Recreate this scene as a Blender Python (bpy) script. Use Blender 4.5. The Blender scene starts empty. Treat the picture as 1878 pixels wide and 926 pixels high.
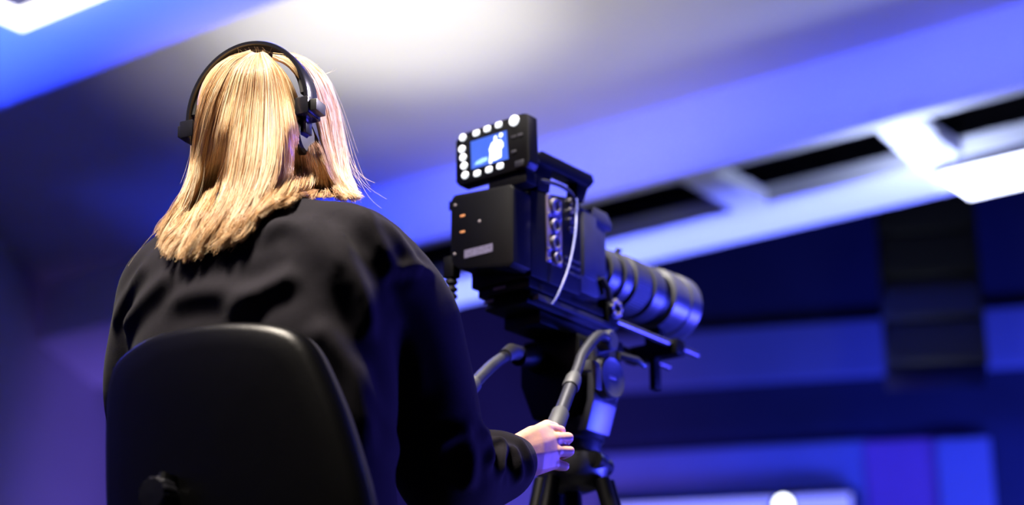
import bpy, bmesh, math, random
import numpy as np
from mathutils import Vector, Matrix
from mathutils.bvhtree import BVHTree

random.seed(7); rng = np.random.default_rng(7)
scene = bpy.context.scene
COL = scene.collection

# ------------------------------------------------------------------ camera, world, lights, exposure
PITCH = math.radians(19.0); CAM = np.array([0.0, 0.0, 1.0]); LENS = 64.0
cd = bpy.data.cameras.new('camera'); cd.lens = LENS; cd.sensor_width = 36.0
cd.clip_end = 200
cd.dof.use_dof = True; cd.dof.focus_distance = 3.08; cd.dof.aperture_fstop = 1.8
cam = bpy.data.objects.new('camera', cd); COL.objects.link(cam)
cam.location = CAM; cam.rotation_euler = (math.pi/2 + PITCH, 0, 0)
scene.camera = cam

scene.view_settings.view_transform = 'Standard'; scene.view_settings.look = 'None'
scene.view_settings.gamma = 1.0; scene.view_settings.use_curve_mapping = False
scene.view_settings.exposure = 0.0

world = bpy.data.worlds.new('world'); scene.world = world; world.use_nodes = True
world.node_tree.nodes['Background'].inputs[0].default_value = (0.02, 0.02, 0.12, 1)
world.node_tree.nodes['Background'].inputs[1].default_value = 0.05

def aim(o, target):
    o.rotation_euler = (Vector(target) - o.location).to_track_quat('-Z', 'Y').to_euler()

def spot(name, loc, target, color, energy, angle, blend=0.5, size=0.1):
    l = bpy.data.lights.new(name, 'SPOT'); l.color = color; l.energy = energy
    l.spot_size = math.radians(angle); l.spot_blend = blend; l.shadow_soft_size = size
    o = bpy.data.objects.new(name, l); COL.objects.link(o); o.location = loc; aim(o, target); return o

def area(name, loc, target, color, energy, sx, sy):
    l = bpy.data.lights.new(name, 'AREA'); l.color = color; l.energy = energy
    l.shape = 'RECTANGLE'; l.size = sx; l.size_y = sy
    o = bpy.data.objects.new(name, l); COL.objects.link(o); o.location = loc; aim(o, target); return o

BLUE = (0.035, 0.05, 1.0)
WARM = (1.0, 0.88, 0.74)
def roomp(x, y, z):
    c, n = math.cos(math.radians(37)), math.sin(math.radians(37)); return (c*x+n*y, -n*x+c*y, z)
def strip_fill(name, loc, direction, color, energy, length, width, spread):
    """unseen strip light, added without a fixture, lying along the hall's cross direction, all three vectors in hall coordinates"""
    o = area(name, roomp(*loc), (0, 0, 0), color, energy, length, width)
    x = Vector(roomp(1, 0, 0)); z = -Vector(roomp(*direction)).normalized(); y = z.cross(x).normalized(); x = y.cross(z)
    o.rotation_euler = Matrix((x, y, z)).transposed().to_euler(); o.data.spread = math.radians(spread); return o
# overhead house spots on the operator
spot('house_spot', (-0.95, 2.0, 4.5), (-0.3, 3.0, 2.0), WARM, 1150, 34, 0.6, 0.22)
spot('house_spot', (0.15, 3.1, 4.55), (0.25, 3.6, 2.1), (1.0, 0.93, 0.85), 1400, 30, 0.7, 0.07)
# white spots thrown on the ceiling
spot('ceiling_wash_spot', roomp(-5.1, 5.5, 2.3), roomp(-5.3, 6.3, 5.0), (1.0, 0.98, 0.95), 240, 74, 1.0, 0.15)
spot('ceiling_pool_spot', roomp(-5.0, 5.6, 2.3), roomp(-5.35, 6.05, 5.0), (0.97, 0.99, 1.0), 330, 44, 1.0, 0.12)
spot('ceiling_wash_spot', roomp(-2.6, 5.1, 2.9), roomp(-2.9, 6.5, 5.0), (0.74, 0.77, 1.0), 110, 72, 1.0, 0.2)
# blue stage wash from the right, low
spot('stage_wash', (3.6, 4.4, 1.0), (0.48, 3.78, 1.98), (0.015, 0.05, 1.0), 1700, 24, 0.9, 0.35)
area('side_fill', (3.6, 4.6, 1.0), (0.2, 3.4, 1.9), (0.11, 0.08, 1.0), 45, 1.2, 1.2).data.spread = math.radians(70)  # added violet-blue fill for the hand and sleeve, no fixture behind it
spot('stage_rim_spot', (2.0, 3.6, 3.9), (-0.34, 3.02, 2.26), (0.86, 0.76, 1.0), 1500, 9.5, 0.5, 0.08)
# added blue lights without fixtures: fascia, near soffit, band, far wall
strip_fill('fascia_fill', (-4.6, 5.3, 4.62), (0, 1, 0.05), (0.022, 0.05, 1.0), 40, 8.5, 0.12, 27)  # added strip, lights the bulkhead face more than the ceiling
strip_fill('soffit_fill', (-5.9, 4.55, 2.9), (0, -0.12, 1), (0.02, 0.05, 1.0), 170, 5.0, 0.2, 62)  # unseen strip floating below the soffit, added to turn it blue
strip_fill('band_fill', (-4.6, 8.72, 3.4), (0, 0, 1), (0.13, 0.17, 1.0), 80, 6.5, 0.2, 65)  # unseen strip in mid-air, added to brighten the band's underside
spot('left_wall_spot', roomp(-5.0, 7.5, 1.0), roomp(-10.5, 11.0, 2.9), (0.20, 0.12, 0.80), 2100, 75, 1.0, 0.3)
area('far_wall_wash', (5.5, 11.0, 1.2), (4.8, 16.0, 3.6), (0.04, 0.07, 1.0), 300, 5.0, 0.6).data.spread = math.radians(110)

# ------------------------------------------------------------------ frames
FPX = LENS / 36.0 * 1878
cF = np.array([0, math.cos(PITCH), math.sin(PITCH)]); cU = np.array([0, -math.sin(PITCH), math.cos(PITCH)]); cR = np.array([1.0, 0, 0])
def ray(px, py): return cF + (px-939)/FPX*cR + (463-py)/FPX*cU
def at(px, py, d): return CAM + d*ray(px, py)
def frame(origin, yaw):
    """local x = right, y = forward (yaw degrees to the right of +Y), z = up"""
    return Matrix.Translation(Vector(origin)) @ Matrix.Rotation(-math.radians(yaw), 4, 'Z')
def X(M, p): return np.array(M @ Vector(p))
FLOOR_Z = 0.0; DECK = 0.86
hc = at(478, 225, 3.12)
HC = at(460, 233, 3.11)
_f25 = np.array([math.sin(math.radians(25)), math.cos(math.radians(25)), 0])
bo = hc - 0.1*_f25
BODY = frame((bo[0], bo[1], 0.0), 25)         # person / chair frame, z absolute
ro = at(957, 420, 3.58)
RIG = frame(ro, 37)                           # video camera frame: rear right edge of the body
ROOM = frame((0, 0, 0), 37)
def B(r, f, z): return X(BODY, (r, f, z))
def Rg(x, y, z): return X(RIG, (x, y, z))

# ------------------------------------------------------------------ materials
def mat(name, col, rough=0.5, metal=0.0, spec=0.5, var=0.12, scale=40.0, bump=0.0, bscale=None, emit=None, estr=0.0, sheen=0.0):
    m = bpy.data.materials.new(name); m.use_nodes = True
    nt = m.node_tree; b = nt.nodes['Principled BSDF']
    tc = nt.nodes.new('ShaderNodeTexCoord'); n = nt.nodes.new('ShaderNodeTexNoise')
    n.inputs['Scale'].default_value = scale; n.inputs['Detail'].default_value = 4
    nt.links.new(tc.outputs['Object'], n.inputs['Vector'])
    r = nt.nodes.new('ShaderNodeValToRGB')
    r.color_ramp.elements[0].position = 0.3; r.color_ramp.elements[1].position = 0.7
    r.color_ramp.elements[0].color = tuple(c*(1-var) for c in col) + (1,)
    r.color_ramp.elements[1].color = tuple(min(1, c*(1+var)) for c in col) + (1,)
    nt.links.new(n.outputs['Fac'], r.inputs['Fac']); nt.links.new(r.outputs['Color'], b.inputs['Base Color'])
    b.inputs['Roughness'].default_value = rough; b.inputs['Metallic'].default_value = metal
    b.inputs['Specular IOR Level'].default_value = spec
    if sheen:
        b.inputs['Sheen Weight'].default_value = sheen; b.inputs['Sheen Roughness'].default_value = 0.5
    if bump:
        n2 = nt.nodes.new('ShaderNodeTexNoise'); n2.inputs['Scale'].default_value = bscale or scale*4; n2.inputs['Detail'].default_value = 3
        nt.links.new(tc.outputs['Object'], n2.inputs['Vector'])
        bp = nt.nodes.new('ShaderNodeBump'); bp.inputs['Strength'].default_value = bump; bp.inputs['Distance'].default_value = 0.002
        nt.links.new(n2.outputs['Fac'], bp.inputs['Height']); nt.links.new(bp.outputs['Normal'], b.inputs['Normal'])
    if emit:
        b.inputs['Emission Color'].default_value = tuple(emit) + (1,); b.inputs['Emission Strength'].default_value = estr
    return m
M = {
 'ceiling': mat('ceiling_paint', (0.62, 0.585, 0.55), 0.8, var=0.03, scale=1.5),
 'soffit': mat('soffit_paint', (0.72, 0.72, 0.76), 0.7, var=0.03, scale=1.5),
 'recess': mat('recess_black', (0.012, 0.012, 0.02), 0.8),
 'wall_dark': mat('wall_navy', (0.03, 0.03, 0.06), 0.8, var=0.1, scale=2),
 'wall_panel': mat('wall_panel_cloth', (0.30, 0.30, 0.40), 0.85, var=0.05, scale=2),
 'wall_violet': mat('wall_violet_cloth', (0.45, 0.16, 0.35), 0.85, var=0.1, scale=2),
 'wall_side': mat('wall_plaster', (0.35, 0.33, 0.40), 0.85, var=0.05, scale=1),
 'floor': mat('floor_carpet', (0.05, 0.05, 0.07), 0.95, scale=60, bump=0.3),
 'deck': mat('deck_ply', (0.03, 0.03, 0.03), 0.8, scale=20),
 'metal': mat('grey_metal', (0.35, 0.35, 0.37), 0.35, 1.0),
 'black_plastic': mat('black_plastic', (0.005, 0.005, 0.006), 0.42, bump=0.05, bscale=900),
 'black_gloss': mat('black_gloss', (0.012, 0.012, 0.016), 0.22),
 'chair_shell': mat('chair_vinyl', (0.002, 0.002, 0.0023), 0.33, spec=0.30, bump=0.25, bscale=500),
 'chair_fabric': mat('chair_fabric', (0.012, 0.012, 0.014), 0.9, bump=0.5, bscale=700),
 'cam_black': mat('camera_black', (0.0014, 0.0014, 0.0022), 0.45, spec=0.15, bump=0.08, bscale=1200),
 'hood': mat('hood_black', (0.07, 0.07, 0.08), 0.33),
 'cam_grey': mat('camera_grey', (0.04, 0.04, 0.05), 0.40),
 'alloy': mat('alloy', (0.032, 0.032, 0.042), 0.36, 0.4),
 'rod': mat('carbon_rod', (0.10, 0.10, 0.12), 0.25, 0.6),
 'rubber': mat('rubber_grip', (0.020, 0.020, 0.024), 0.6, bump=0.2, bscale=800),
 'connector_plate': mat('connector_plate', (0.20, 0.15, 0.20), 0.45, 0.3),
 'connector': mat('connector_metal', (0.30, 0.27, 0.30), 0.38, 0.7),
 'label_white': mat('label_print', (0.10, 0.09, 0.17), 0.6, var=0.5, scale=350),
 'amber': mat('amber_contact', (0.65, 0.28, 0.12), 0.4),
 'glass': mat('front_glass', (0.01, 0.01, 0.03), 0.05),
 'cable': mat('cable_black', (0.012, 0.012, 0.015), 0.45),
 'wire': mat('cable_blue_grey', (0.20, 0.22, 0.42), 0.3),
 'knit': mat('sweat_fleece', (0.0068, 0.0047, 0.0104), 0.85, spec=0.2, var=0.25, scale=300, bump=0.35, bscale=900, sheen=0.05),
 'denim': mat('dark_trousers', (0.012, 0.012, 0.018), 0.9, bump=0.3, bscale=700),
 'shoe': mat('shoe_leather', (0.02, 0.02, 0.02), 0.5),
 'sole': mat('shoe_sole', (0.5, 0.5, 0.5), 0.7),
 'skin': mat('skin', (0.72, 0.40, 0.30), 0.5, var=0.10, scale=60, bump=0.08, bscale=600),
 'eye': mat('eye_white', (0.8, 0.8, 0.78), 0.2),
 'button': mat('lit_button', (0.8, 0.8, 0.85), 0.4, emit=(0.85, 0.92, 1.0), estr=1.1),
 'rec_red': mat('record_ring', (0.7, 0.05, 0.08), 0.4, emit=(1.0, 0.15, 0.3), estr=0.5),
 'screen': mat('screen_blue', (0.01, 0.02, 0.1), 0.3, emit=(0.07, 0.17, 0.85), estr=1.0),
 'screen_white': mat('screen_white', (0.6, 0.7, 0.9), 0.3, emit=(0.75, 0.88, 1.0), estr=1.5),
 'screen_mid': mat('screen_teal', (0.2, 0.4, 0.7), 0.3, emit=(0.25, 0.5, 0.95), estr=0.9),
 'lamp': mat('lamp_diffuser', (0.9, 0.9, 0.9), 0.5, emit=(1.0, 0.98, 0.95), estr=3.0),
 'lamp_hot': mat('lamp_hot', (0.9, 0.9, 0.9), 0.5, emit=(0.9, 0.95, 1.0), estr=6.0),
 'proj': mat('projection_image', (0.7, 0.7, 0.75), 0.8, emit=(0.32, 0.34, 0.95), estr=0.9),
}
hm = M['skin'].node_tree.nodes['Principled BSDF']
hm.inputs['Subsurface Weight'].default_value = 0.15; hm.inputs['Subsurface Radius'].default_value = (0.01, 0.004, 0.002)
hm.inputs['Subsurface Scale'].default_value = 0.5

def hair_mat():
    m = bpy.data.materials.new('blonde_hair'); m.use_nodes = True; nt = m.node_tree; b = nt.nodes['Principled BSDF']
    a = nt.nodes.new('ShaderNodeAttribute'); a.attribute_name = 'tone'
    r = nt.nodes.new('ShaderNodeValToRGB'); e = r.color_ramp.elements
    e[0].position = 0.0; e[0].color = (0.36, 0.165, 0.06, 1)
    e[1].position = 1.0; e[1].color = (1.0, 0.85, 0.60, 1)
    k = e.new(0.45); k.color = (0.82, 0.52, 0.25, 1)
    nt.links.new(a.outputs['Fac'], r.inputs['Fac']); nt.links.new(r.outputs['Color'], b.inputs['Base Color'])
    b.inputs['Roughness'].default_value = 0.36; b.inputs['Specular IOR Level'].default_value = 0.6
    return m
M['hair'] = hair_mat()

# ------------------------------------------------------------------ mesh helpers
class MB:
    def __init__(s): s.v = []; s.f = []
    def add(s, verts, faces):
        o = len(s.v); s.v += [tuple(map(float, p)) for p in verts]; s.f += [tuple(i+o for i in f) for f in faces]; return s
    def box(s, lo, hi, T=None, ch=0.0):
        """axis box lo..hi, optional chamfer ch on all edges (rounded look), optional matrix T"""
        lo = np.array(lo, float); hi = np.array(hi, float)
        bm = bmesh.new(); bmesh.ops.create_cube(bm, size=1.0)
        for v in bm.verts: v.co = Vector([(lo[i]+hi[i])/2 + v.co[i]*(hi[i]-lo[i]) for i in range(3)])
        if ch: bmesh.ops.bevel(bm, geom=list(bm.edges), offset=ch, segments=2, profile=0.6, affect='EDGES')
        return s._bm(bm, T)
    def _bm(s, bm, T=None):
        if T is not None: bm.transform(T)
        bm.verts.index_update()
        s.add([v.co[:] for v in bm.verts], [[v.index for v in f.verts] for f in bm.faces]); bm.free(); return s
    def prism(s, poly, y0, y1, T=None, ch=0.0):
        """poly of (x,z) extruded along y"""
        bm = bmesh.new(); a = [bm.verts.new((x, y0, z)) for x, z in poly]; bm.faces.new(a)
        r = bmesh.ops.extrude_face_region(bm, geom=list(bm.faces))
        for v in [g for g in r['geom'] if isinstance(g, bmesh.types.BMVert)]: v.co.y = y1
        bmesh.ops.recalc_face_normals(bm, faces=bm.faces)
        if ch: bmesh.ops.bevel(bm, geom=list(bm.edges), offset=ch, segments=2, profile=0.6, affect='EDGES')
        return s._bm(bm, T)
    def tube(s, pts, rad, n=12, cap=True, squash=None):
        pts = [Vector(p) for p in pts]; k = len(pts)
        if not hasattr(rad, '__len__'): rad = [rad]*k
        vs = []; up = None
        for i, p in enumerate(pts):
            t = (pts[min(i+1, k-1)] - pts[max(i-1, 0)]).normalized()
            if up is None:
                up = Vector((0, 0, 1)) if abs(t.z) < 0.9 else Vector((1, 0, 0))
            a = t.cross(up).normalized(); b = a.cross(t).normalized(); up = b
            sq = squash or 1.0
            for j in range(n):
                w = 2*math.pi*j/n; vs.append(p + (a*math.cos(w) + b*math.sin(w)*sq)*rad[i])
        fs = [(i*n+j, i*n+(j+1) % n, (i+1)*n+(j+1) % n, (i+1)*n+j) for i in range(k-1) for j in range(n)]
        if cap: fs += [tuple(range(n-1, -1, -1)), tuple((k-1)*n+j for j in range(n))]
        return s.add(vs, fs)
    def lathe(s, prof, origin, axis, n=32):
        """prof: (t along axis, radius)"""
        ax = Vector(axis).normalized(); o = Vector(origin)
        return s.tube_frames([(o + ax*t, r) for t, r in prof], ax, n)
    def tube_frames(s, cr, ax, n):
        h = Vector((0, 0, 1)) if abs(ax.z) < 0.9 else Vector((1, 0, 0))
        a = ax.cross(h).normalized(); b = a.cross(ax).normalized(); vs = []
        for c, r in cr:
            for j in range(n):
                w = 2*math.pi*j/n; vs.append(c + (a*math.cos(w)+b*math.sin(w))*max(r, 1e-5))
        k = len(cr)
        fs = [(i*n+j, i*n+(j+1) % n, (i+1)*n+(j+1) % n, (i+1)*n+j) for i in range(k-1) for j in range(n)]
        fs += [tuple(range(n-1, -1, -1)), tuple((k-1)*n+j for j in range(n))]
        return s.add(vs, fs)
    def loft(s, rings, cap=True):
        n = len(rings[0]); vs = [p for r in rings for p in r]; k = len(rings)
        fs = [(i*n+j, i*n+(j+1) % n, (i+1)*n+(j+1) % n, (i+1)*n+j) for i in range(k-1) for j in range(n)]
        if cap: fs += [tuple(range(n-1, -1, -1)), tuple((k-1)*n+j for j in range(n))]
        return s.add(vs, fs)
    def ball(s, c, r, T=None, sub=3):
        bm = bmesh.new(); bmesh.ops.create_icosphere(bm, subdivisions=sub, radius=1.0)
        r = np.array(r if hasattr(r, '__len__') else (r, r, r), float)
        for v in bm.verts: v.co = Vector([c[i] + v.co[i]*r[i] for i in range(3)])
        return s._bm(bm, T)
    def chain(s, pts, rads, n=12):
        """capsule chain for voxel unions"""
        for p, r in zip(pts, rads): s.ball(p, r, sub=2)
        for i in range(len(pts)-1):
            s.tube([pts[i], pts[i+1]], [rads[i], rads[i+1]], n)
        return s

def raw_mesh(name, v, f):
    me = bpy.data.meshes.new(name); me.from_pydata([tuple(p) for p in v], [], [tuple(x) for x in f]); me.update(); return me

def fix_normals(me):
    bm = bmesh.new(); bm.from_mesh(me); bmesh.ops.recalc_face_normals(bm, faces=bm.faces); bm.to_mesh(me); bm.free()

def mk(name, mb, m, parent=None, world=False, smooth=True, sharp=35, keep=False):
    """one mesh object; coordinates are the parent's local ones unless world=True"""
    v, f = (mb.v, mb.f) if isinstance(mb, MB) else mb
    me = raw_mesh(name, v, f)
    if not keep: fix_normals(me)
    if world and parent is not None: me.transform(parent.matrix_world.inverted())
    if smooth:
        me.shade_smooth() if hasattr(me, 'shade_smooth') else None
        if sharp is not None: me.set_sharp_from_angle(angle=math.radians(sharp))
    me.materials.append(M[m] if isinstance(m, str) else m)
    o = bpy.data.objects.new(name, me); COL.objects.link(o)
    if parent is not None: o.parent = parent
    return o

def thing(name, label, cat, Mx=None, group=None, kind=None):
    o = bpy.data.objects.new(name, None); COL.objects.link(o); o.empty_display_size = 0.1
    if Mx is not None: o.matrix_world = Mx
    o['label'] = label; o['category'] = cat
    if group: o['group'] = group
    if kind: o['kind'] = kind
    bpy.context.view_layer.update()
    return o
def tag(o, label, cat, group=None, kind=None):
    o['label'] = label; o['category'] = cat
    if group: o['group'] = group
    if kind: o['kind'] = kind
    return o
def struct(name, mb, m, label, Mx=None, parent=None):
    o = mk(name, mb, m, parent, smooth=False)
    if Mx is not None: o.matrix_world = Mx
    if parent is None:
        o['kind'] = 'structure'; o['label'] = label
    return o

def voxel(mb, size, iters=6, fac=0.5):
    """union of overlapping shapes as one continuous surface -> verts, faces"""
    me = raw_mesh('tmp', mb.v, mb.f); fix_normals(me)
    o = bpy.data.objects.new('tmp', me); COL.objects.link(o)
    r = o.modifiers.new('r', 'REMESH'); r.mode = 'VOXEL'; r.voxel_size = size
    if iters:
        sm = o.modifiers.new('s', 'SMOOTH'); sm.factor = fac; sm.iterations = iters
    bpy.context.view_layer.update()
    dg = bpy.context.evaluated_depsgraph_get(); ev = o.evaluated_get(dg); m2 = ev.to_mesh()
    v = np.empty(len(m2.vertices)*3); m2.vertices.foreach_get('co', v); v = v.reshape(-1, 3)
    n = np.empty(len(m2.vertices)*3); m2.vertices.foreach_get('normal', n); n = n.reshape(-1, 3)
    f = [tuple(p.vertices) for p in m2.polygons]
    ev.to_mesh_clear(); bpy.data.objects.remove(o); bpy.data.meshes.remove(me)
    return v, f, n

def spline(pts, n):
    """Catmull-Rom through pts -> n samples"""
    P = np.array(pts, float); k = len(P); Q = np.vstack([2*P[0]-P[1], P, 2*P[-1]-P[-2]])
    out = []
    for t in np.linspace(0, k-1, n):
        i = min(int(t), k-2); u = t-i; a, b, c, d = Q[i], Q[i+1], Q[i+2], Q[i+3]
        out.append(0.5*((2*b)+(c-a)*u+(2*a-5*b+4*c-d)*u*u+(3*b-3*c+d-a)*u**3))
    return np.array(out)

# ================================================================== THE HALL
def rbox(x0, x1, y0, y1, z0, z1): return MB().box((x0, y0, z0), (x1, y1, z1))
struct('floor', rbox(-18, 14, -6, 24, -0.2, 0.0), 'floor', 'dark carpeted hall floor', ROOM)
struct('ceiling', rbox(-18, 10, 5.0, 7.9, 5.0, 5.2), 'ceiling', 'pale flat ceiling with a soft white pool of light', ROOM)
struct('trim_1', rbox(-18, 10, -6, 5.07, 4.6, 5.2), 'soffit', 'dropped blue-lit soffit above the operator', ROOM)
bk = struct('trim_2', rbox(-18, 10, 7.8, 7.88, 4.57, 5.0), 'soffit', 'blue-lit bulkhead stepping down from the ceiling', ROOM)
mk('bulkhead_band', rbox(-18, 10, 8.47, 8.93, 4.57, 4.68), 'soffit', bk, smooth=False)
for a, b in ((-4.80, -4.60), (-3.64, -3.44), (-18, -7.6), (-1.6, 10)):
    mk('divider', rbox(a, b, 7.88, 8.47, 4.57, 4.66), 'soffit', bk, smooth=False)
mk('recess_back', MB().box((-18, 7.881, 4.66), (10, 7.886, 5.0)).box((-18, 7.88, 5.0), (10, 8.93, 5.1)).box((-18, 8.90, 4.68), (10, 8.93, 5.0)), 'recess', bk, smooth=False)
# braces rising from the band to the fascia beside the bright lamp
def rplane(px, py, ax, val):
    o = ROOM.inverted() @ Vector(CAM); d = (ROOM.inverted() @ Vector(CAM+ray(px, py))) - o
    return o + d*((val-o[ax])/d[ax])
for a, b, r in (((1590, 200), (1735, 332), 0.055), ((1662, 178), (1722, 285), 0.045)):
    mk('brace', MB().tube([rplane(*b, 2, 4.55), rplane(*a, 1, 7.79)], r, 6), 'soffit', bk, smooth=False)

WALL = frame((at(1300, 700, 15.5)[0], at(1300, 700, 15.5)[1], 0), 14)
Wi = WALL.inverted()
def onwall(px, py, y=0.0):
    """wall-local x,z where the sight line meets the plane y"""
    o = np.array(Wi @ Vector(CAM)); p = np.array(Wi @ Vector(CAM + ray(px, py))); d = p-o
    t = (y-o[1])/d[1]; q = o+t*d; return q[0], q[2]
struct('wall_back', rbox(-16, 14, 0.0, 0.3, 0, 7.5), 'wall_dark', 'dark far wall of the hall', WALL)
wb = bpy.data.objects['wall_back']
def wpanel(name, x0, y0, x1, y1, m, depth, parent=wb):
    xa, za = onwall(x0, y1, -depth); xb, zb = onwall(x1, y0, -depth)
    return mk(name, MB().box((xa, -depth, za), (xb, 0.02, zb), ch=0.02), m, parent, smooth=False)
wpanel('wall_panel', 1000, 580, 1660, 722, 'wall_panel', 0.12)
wpanel('wall_panel', 1800, 545, 2100, 672, 'wall_panel', 0.12)
wpanel('wall_panel', 900, 806, 1590, 1200, 'wall_panel', 0.10)
wpanel('wall_panel', 1600, 800, 1745, 1200, 'wall_violet', 0.10)
wpanel('wall_panel', 1745, 800, 1815, 1200, 'wall_panel', 0.16)
def onz(px, py, z):
    r = ray(px, py); return CAM + r*((z-CAM[2])/r[2])
_a, _b = onz(33, 477, 5.0), onz(193, 619, 5.0); _d = (_b-_a)[:2]; _yaw = math.degrees(math.atan2(_d[0], _d[1]))
struct('wall_left', rbox(-0.3, 0, -14, 16, 0, 7.5), 'wall_side', 'plain violet-lit side wall of the hall', frame((_a[0], _a[1], 0), _yaw))
struct('wall_right', rbox(12, 12.3, -6, 24, 0, 7.5), 'wall_dark', 'dark side wall of the hall', ROOM)
struct('wall_front', rbox(-18, 12, -6.3, -6, 0, 7.5), 'wall_dark', 'wall behind the photographer', ROOM)
struct('trim_3', rbox(-18, 12, 8.93, 24, 6.6, 6.8), 'wall_dark', 'dark high ceiling over the stage', ROOM)

# riser platform
rp = thing('riser_platform', 'low black staging platform carrying the chair and the tripod', 'platform', ROOM)
mk('deck_board', MB().box((-2.9, 0.9, DECK-0.04), (-0.3, 4.9, DECK), ch=0.004), 'deck', rp)
for x in (-2.8, -0.4):
    for y in (1.0, 2.9, 4.8):
        mk('leg', MB().tube([(x, y, 0), (x, y, DECK-0.04)], 0.025, 10), 'metal', rp)

# square strip light in the near soffit
lt = thing('ceiling_light', 'square white strip light glowing in the blue soffit', 'lamp', ROOM)
def roomz(px, py, z):
    r = ray(px, py); t = (z-CAM[2])/r[2]; p = CAM+t*r; q = ROOM.inverted() @ Vector(p); return q.x, q.y
cx, cy = roomz(42, 46, 4.58)
s, w = 1.2, 0.12
mk('housing', MB().box((cx, cy-s, 4.575), (cx+s, cy, 4.60)), 'black_plastic', lt, smooth=False)
for a in (((cx, cy-w), (cx+s, cy)), ((cx, cy-s), (cx+s, cy-s+w)), ((cx, cy-s+w), (cx+w, cy-w)), ((cx+s-w, cy-s+w), (cx+s, cy-w))):
    mk('diffuser', MB().box((a[0][0], a[0][1], 4.55), (a[1][0], a[1][1], 4.576), ch=0.004), 'lamp', lt)

# bright lamp on the bulkhead band at the right
l2 = thing('band_light', 'blinding white lamp on the blue ceiling band at the right', 'lamp', ROOM)
mk('housing', MB().box((-3.60, 8.48, 4.52), (-2.6, 8.90, 4.57), ch=0.01), 'black_plastic', l2)
mk('diffuser', MB().box((-3.58, 8.50, 4.49), (-2.62, 8.88, 4.521), ch=0.01), 'lamp_hot', l2)
pl = bpy.data.lights.new('band_light_glow', 'POINT'); pl.energy = 30; pl.color = (0.55, 0.65, 1.0); pl.shadow_soft_size = 0.08
po = bpy.data.objects.new('band_light_glow', pl); COL.objects.link(po); po.location = X(ROOM, (-3.5, 8.15, 4.25))

# hanging column of loudspeakers
SP = frame(at(1718, 690, 11.5), 10)
sp = thing('loudspeaker_column', 'black loudspeaker column hanging beyond the camera lens', 'loudspeaker', SP)
hgt = 0.30
for i in range(5):
    T = Matrix.Translation((0, 0.02*i*i*0.2, i*hgt)) @ Matrix.Rotation(math.radians(-2*(4-i)), 4, 'X')
    c = mk('cabinet', MB().prism([(-0.31, 0.005), (0.31, 0.005), (0.31, hgt-0.01), (-0.31, hgt-0.01)], -0.2, 0.22, T, ch=0.01), 'black_plastic', sp)
    mk('grille', MB().box((-0.28, -0.215, 0.03), (0.28, -0.2, hgt-0.035), T, ch=0.004), 'recess', c)
mk('hanging_bar', MB().tube([(0, 0.05, 5*hgt-0.02), (0, 0.05, 6.6-SP.translation.z)], 0.02, 8), 'metal', sp)

# projection screen and stage lamp
xa, za = onwall(1120, 1300, -0.35); xb, zb = onwall(1560, 906, -0.35)
ps = thing('projection_screen', 'wide pale violet projection screen low on the far wall', 'screen', WALL)
mk('frame', MB().box((xa-0.05, -0.35, za-0.05), (xb+0.05, -0.10, zb+0.05), ch=0.01), 'black_plastic', ps)
mk('picture', MB().box((xa, -0.36, za), (xb, -0.349, zb)), 'proj', ps, smooth=False)
SL = frame(at(1437, 925, 9.5), 0)
sl = thing('stage_lamp', 'round white stage lamp shining in front of the screen', 'lamp', SL)
mk('housing', MB().lathe([(0.0, 0.05), (0.02, 0.062), (0.16, 0.05), (0.2, 0.03)], (0, 0, 0), (0, 1, 0), 24), 'black_plastic', sl)
mk('lens', MB().lathe([(-0.02, 0.0), (-0.012, 0.03), (0.002, 0.048)], (0, 0, 0), (0, 1, 0), 24), 'lamp_hot', sl)
mk('yoke', MB().tube([(-0.075, 0.08, 0), (-0.075, 0.08, -0.1), (0.075, 0.08, -0.1), (0.075, 0.08, 0)], 0.008, 8), 'metal', sl)
mk('pole', MB().tube([(0, 0.08, -0.1), (0, 0.08, -SL.translation.z)], 0.02, 10), 'metal', sl)

# ================================================================== OFFICE CHAIR
CH = BODY.copy(); CH = BODY @ Matrix.Translation((0.12, 0.06, DECK))
ch = thing('office_chair', 'black office chair with a rounded backrest behind the operator', 'chair', CH)
Chi = CH.inverted()
REC = math.radians(3)
# backrest plane: local y at z ; reclined
def back_hit(px, py):
    o = np.array(Chi @ Vector(CAM)); d = np.array(Chi @ Vector(CAM+ray(px, py))) - o
    n = np.array([0, math.cos(REC), math.sin(REC)]); p0 = np.array([0, -0.262, 0.92])
    t = ((p0-o)@n)/(d@n); return o+t*d
outl_px = [(166, 1010), (161, 926), (159, 830), (160, 750), (164, 700), (177, 662), (210, 632), (255, 609), (300, 597), (350, 588), (400, 583.5), (450, 583.5), (492, 588), (525, 600),
           (549, 625), (572, 672), (600, 745), (622, 820), (640, 890), (650, 950), (655, 1010), (640, 1070), (560, 1110), (430, 1125), (300, 1110), (200, 1070)]
ol = spline([back_hit(*p) for p in outl_px] + [back_hit(*outl_px[0])], 97)[:-1]
cen = ol.mean(0); ndir = np.array([0, math.cos(REC), math.sin(REC)])
def shrink(k, off, curve=0.0):
    out = []
    for p in ol:
        q = cen + (p-cen)*k; bend = curve*((q[0]-cen[0])/0.22)**2
        out.append(q + ndir*(off+bend))
    return out
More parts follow.
